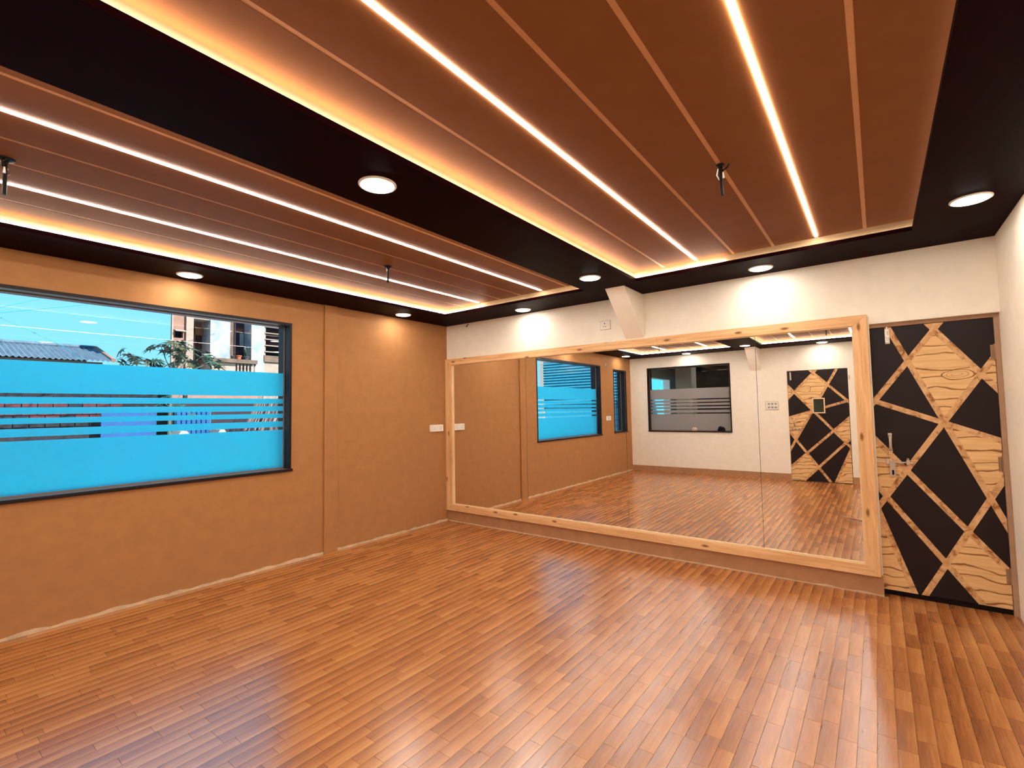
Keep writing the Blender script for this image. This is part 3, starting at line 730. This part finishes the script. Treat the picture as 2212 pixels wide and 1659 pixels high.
MB().box(-8.3, -8.02, 1.376, 2.3, B0, 2.80).build('louver_parapet', 'flaky', bd)
MB().box(-8.3, -7.98, 1.36, 2.3, 2.81, 2.98).build('louver_ledge', 'greybrown', bd)
for i in range(8):
    z = 3.07 + i * .165
    MB().prism([(-8.02, 1.40, z), (-8.16, 1.40, z + .035), (-8.16, 1.40, z + .05), (-8.02, 1.40, z + .018)], (0, .9, 0)).build('louver_slat', 'louver', bd)
MB().box(-8.2, -8.05, 1.39, 1.43, 2.98, BT).build('louver_post', 'louver', bd)
MB().box(-7.98, -7.93, -.70, 2.3, B0, 1.80).build('dark_void_sheet', 'void', bd)  # dark sheet added for the unlit void below the house
MB().box(-7.98, -7.86, -.40, 1.30, 1.80, 1.93).build('lean_to_cap', 'pinkwall', bd)
MB().box(-8.42, -7.62, .02, 1.03, 2.70, 2.79).build('balcony_ledge', 'greybrown', bd)
MB().box(-8.35, -7.70, .02, .55, 2.2, 2.69).build('balcony_parapet', 'flaky', bd)
for i in range(6):
    MB().ring([(.0, 2.2), (.032, 2.2), (.02, 2.32), (.034, 2.46), (.02, 2.58), (.032, 2.70), (0, 2.70)], (-7.70, .60 + i * .08, 0), 10).build('baluster', 'flaky', bd, smooth=True)

def pot(name, lab, c, r, h, mat):
    t = thing(name, lab, 'plant pot', c)
    MB().ring([(0, 0), (r * .68, 0), (r * .92, h * .82), (r * 1.06, h * .82), (r * 1.06, h), (r * .9, h), (r * .85, h * .8), (0, h * .8)], c, 18).build('pot', mat, t)
    return t
pot('flower_pot', 'terracotta flower pot on the balcony ledge outside', (-7.82, .66, 2.79), .075, .11, 'terracotta')
pot('dark_flower_pot', 'small dark flower pot beside the terracotta one outside', (-7.85, .545, 2.79), .045, .095, 'darkpot')
t = pot('spiky_plant', 'spiky leaved plant in a dark pot on the balcony ledge outside', (-7.86, .855, 2.79), .075, .10, 'darkpot')
for i in range(26):
    a = random.uniform(0, 6.28); l = random.uniform(.16, .30); q = random.uniform(.05, .16)
    b = Vector((-7.86, .855, 2.87)); tip = b + Vector((math.cos(a) * q, math.sin(a) * q * .8, l)); mid = b.lerp(tip, .6) + Vector((0, 0, .04))
    s_ = Vector((-math.sin(a), math.cos(a), 0)) * .009
    MB().add([b - s_, b + s_, mid + s_, mid - s_, tip], [(0, 1, 2, 3), (3, 2, 4)]).build('leaf', 'leaf', t)

# palmate-leaved plant close to the window
tr = thing('palmate_plant', 'leafy plant with star shaped leaves in front of the house outside', 'plant', (-5.1, -1.6, -.3))
def palm_leaf():
    pts = []; n = 7
    for i in range(n):
        a = math.radians(-135 + 270 * i / (n - 1)); L = 1.0 - .35 * abs(i - 3) / 3
        a0 = a - math.radians(17)
        pts.append((math.cos(a0) * .34, math.sin(a0) * .34, -.02))
        pts.append((math.cos(a - .09) * L * .62, math.sin(a - .09) * L * .62, -.05))
        pts.append((math.cos(a) * L, math.sin(a) * L, -.22 * L))
        pts.append((math.cos(a + .09) * L * .62, math.sin(a + .09) * L * .62, -.05))
    pts.append((math.cos(math.radians(152)) * .30, math.sin(math.radians(152)) * .30, -.02))
    vs = [(0, 0, 0.03)] + pts
    return MB().add(vs, [(0, i, i + 1) for i in range(1, len(pts))])
lm = {k: palm_leaf().mesh('leaf') for k in ('leaf', 'leafo')}
for k, me in lm.items(): me.materials.append(M[k])
def branch(pts, r0=.018):
    MB().tube(pts, [r0 * (1 - .6 * i / (len(pts) - 1)) for i in range(len(pts))], 7).build('branch', 'stem', tr, smooth=True)
trunk = [(-5.1, -1.62, -.3), (-5.12, -1.6, .8), (-5.05, -1.62, 1.6), (-5.06, -1.58, 2.2), (-5.02, -1.56, 2.42)]
branch(trunk, .035)
tips = []
for (y, z, x) in ((-1.79, 2.66, -5.0), (-1.56, 2.68, -4.95), (-2.03, 2.40, -5.05), (-2.22, 2.50, -5.05), (-1.36, 2.66, -5.05), (-1.15, 2.52, -5.0), (-1.02, 2.42, -4.9), (-1.62, 2.45, -4.85), (-1.40, 2.42, -5.0), (-1.88, 2.36, -4.95), (-2.35, 2.34, -5.1)):
    s0 = Vector(trunk[3]); e0 = Vector((x, y, z)); mid = s0.lerp(e0, .5) + Vector((0, 0, -.05)); branch([s0, mid, e0], .012); tips.append(e0)
li = 0
for e0 in tips:
    for k in range(7 if e0.y > -2.1 else 4):
        q = e0 + Vector((random.uniform(-.10, .10), random.uniform(-.12, .12), random.uniform(-.12, .06)))
        o = D.objects.new('leaf', lm['leafo' if li % 4 == 3 else 'leaf']); COL.objects.link(o); o.parent = tr
        o.matrix_parent_inverse = Matrix.Translation(-tr.location)
        sc = random.uniform(.12, .21)
        d = (q - e0); az = math.atan2(d.y, d.x) + random.uniform(-.6, .6)
        o.location = q; o.rotation_euler = (random.uniform(-.5, .5), random.uniform(.1, 1.0), az); o.scale = (sc, sc, sc); li += 1
for k in range(9):   # lower leaves hidden behind the film except in the clear slots
    q = Vector((-5.05 + random.uniform(-.2, .2), -1.6 + random.uniform(-.5, .5), random.uniform(1.45, 2.1)))
    o = D.objects.new('leaf', lm['leaf']); COL.objects.link(o); o.parent = tr; o.matrix_parent_inverse = Matrix.Translation(-tr.location)
    o.location = q; o.rotation_euler = (random.uniform(-.5, .5), random.uniform(.1, 1.0), random.uniform(0, 6.28)); o.scale = (.15,) * 3
    MB().tube([Vector(trunk[2]), Vector(trunk[2]).lerp(q, .5) + Vector((0, 0, .03)), q], .005, 5).build('leaf_stalk', 'stem', tr)

# shed with a corrugated roof
sh = thing('shed', 'low shed with a grey corrugated roof outside the window', 'shed', (-10.5, -8, -.3))
def corrugated(x0, z0, x1, z1, y0, y1, step, amp, th=.012):
    n = int((y1 - y0) / step * 4); vs = []; fs = []
    for i in range(n + 1):
        y = y0 + (y1 - y0) * i / n; a = amp * math.sin(i * math.pi / 2)
        vs += [(x0, y, z0 + a), (x1, y, z1 + a), (x1, y, z1 + a - th), (x0, y, z0 + a - th)]
    for i in range(n):
        a = 4 * i; b = a + 4
        fs += [(a, a + 1, b + 1, b), (a + 3, b + 3, b + 2, a + 2), (a, b, b + 3, a + 3), (a + 1, a + 2, b + 2, b + 1)]
    fs += [(0, 3, 2, 1), (4 * n, 4 * n + 1, 4 * n + 2, 4 * n + 3)]
    return MB().add(vs, fs)
corrugated(-9.0, 2.70, -10.5, 3.12, -13.0, -1.49, .09, .018).build('roof_sheet', 'roof', sh)
corrugated(-12.0, 2.70, -10.5, 3.12, -13.0, -1.49, .09, .018).build('roof_sheet', 'roof', sh)
MB().tube([(-8.98, -1.49, 2.715), (-10.5, -1.49, 3.14)], .045, 8).build('verge_cap', 'pinkwall', sh)
MB().tube([(-10.5, -13, 3.135), (-10.5, -1.49, 3.135)], .05, 8).build('ridge_cap', 'roof', sh)
MB().box(-11.8, -9.3, -12.9, -1.62, -.3, 2.60).build('shed_wall', 'whitetarp', sh)
MB().box(-9.29, -9.25, -12.9, -1.62, 2.60, 2.68).build('eave_board', 'louver', sh)

# things glimpsed through the clear slots
wl = thing('garden_wall', 'low red brick wall glimpsed through the clear slots of the film', 'wall', (-8.4, -3.2, -.3), kind='structure')
MB().box(-8.6, -8.32, -6.0, -.62, -.3, 1.95).build('wall_core', 'rubble', wl)
for r in range(9):
    off = .11 * (r % 2)
    for i in range(17):
        y0 = -5.2 + off + i * .22
        if y0 + .2 > -1.45: continue
        z0 = 1.20 + r * .078
        MB().box(-8.319, -8.30 + random.uniform(0, .012), y0, y0 + .205, z0, z0 + .064).build('brick', 'brick' if (r in (4, 5, 6, 3) and random.random() < .8) else 'rubble', wl)
MB().box(-8.10, -8.04, -1.88, -.93, -.3, 1.56).build('blue_sheet', 'bluesheet', label='bright blue sheet glimpsed through the clear slots of the film', cat='tarpaulin')
t = thing('blue_shutter', 'blue ribbed shutter glimpsed through the slots below the house', 'shutter', (-7.9, -.27, -.3))
for i in range(7): MB().box(-7.88, -7.83, -.62 + i * .10, -.535 + i * .10, -.3, 1.60).build('shutter_rib', 'bluesheet', t, bevel=.012)
MB().box(-7.92, -7.88, -.63, .09, -.3, 1.62).build('shutter_back', 'cladding', t)
def tent(name, lab, y0, y1, x, z0, z1):
    MB().prism([(x, y0, z0), (x, y1, z0), (x, y0 + (y1 - y0) * .6, z1), (x, y0 + (y1 - y0) * .35, z1)], (-.5, 0, 0)).build(name, 'whitetarp', label=lab, cat='tarpaulin')
tent('white_tarpaulin', 'peaked white tarpaulin low behind the film, nearer the plant', -.85, -.42, -7.3, .9, 1.12)
tent('white_tarpaulin', 'peaked white tarpaulin low behind the film, nearer the louvers', -.05, .30, -7.3, .9, 1.12)
t = thing('dry_palm', 'dry palm fronds glimpsed through the slots below the louvers', 'plant', (-7.3, 1.1, -.3))
MB().tube([(-7.3, 1.25, -.3), (-7.3, 1.2, 1.2)], .05, 8).build('trunk', 'greybrown', t)
for i in range(34):
    b = Vector((-7.3 + random.uniform(-.1, .1), .55 + i * .03, 1.0 + random.uniform(0, .2))); tip = b + Vector((random.uniform(-.1, .1), .35, .9 + random.uniform(-.1, .1)))
    MB().add([b, b + Vector((0, .02, 0)), tip + Vector((0, .012, 0)), tip], [(0, 1, 2, 3)]).build('frond', 'louver' if i % 2 else 'greybrown', t)

# overhead wires
def wire(name, lab, pts, r): MB().tube(pts, r, 6).build(name, 'wire', label=lab, cat='cable', group='overhead wires')
wire('overhead_wire', 'overhead wire crossing the sky, rising to the top of the window glass', [(-6, -9.0, 1.72 + .6), (-6, -6.0, 2.55), (-6, -3.567, 3.077), (-6, -2.721, 3.323), (-6, 1.5, 4.7)], .008)
wire('overhead_wire', 'thinner overhead wire just above the other near the window top', [(-6.2, -6.0, 2.75), (-6.2, -3.55, 3.19), (-6.2, -3.05, 3.43), (-6.2, 1.0, 5.2)], .006)
wire('overhead_wire', 'overhead wire sloping down towards the shed roof', [(-6.4, -5.0, 3.65), (-6.4, -3.5, 3.05), (-6.4, -2.81, 2.70), (-7.8, -2.3, 2.62), (-8.9, -2.0, 2.70)], .006)

# metal-clad building to the side, met only by the mirror's view
cb = thing('clad_building', 'blue ribbed metal building seen through the window in the mirror', 'building', (-2.8, -11, -.3))
MB().box(-4.35, -1.3, -13.0, -9.05, -.3, 4.6).build('wall', 'cladding', cb)
for i in range(34):
    z = 1.5 + i * .09
    MB().prism([(-4.36, -9.05, z), (-4.36, -8.99, z + .02), (-4.36, -8.99, z + .05), (-4.36, -9.05, z + .07)], (3.07, 0, 0)).build('cladding_rib', 'cladding', cb)
MB().box(-4.48, -4.36, -9.2, -8.98, -.3, 4.6).build('corner_post', 'whitetarp', cb)
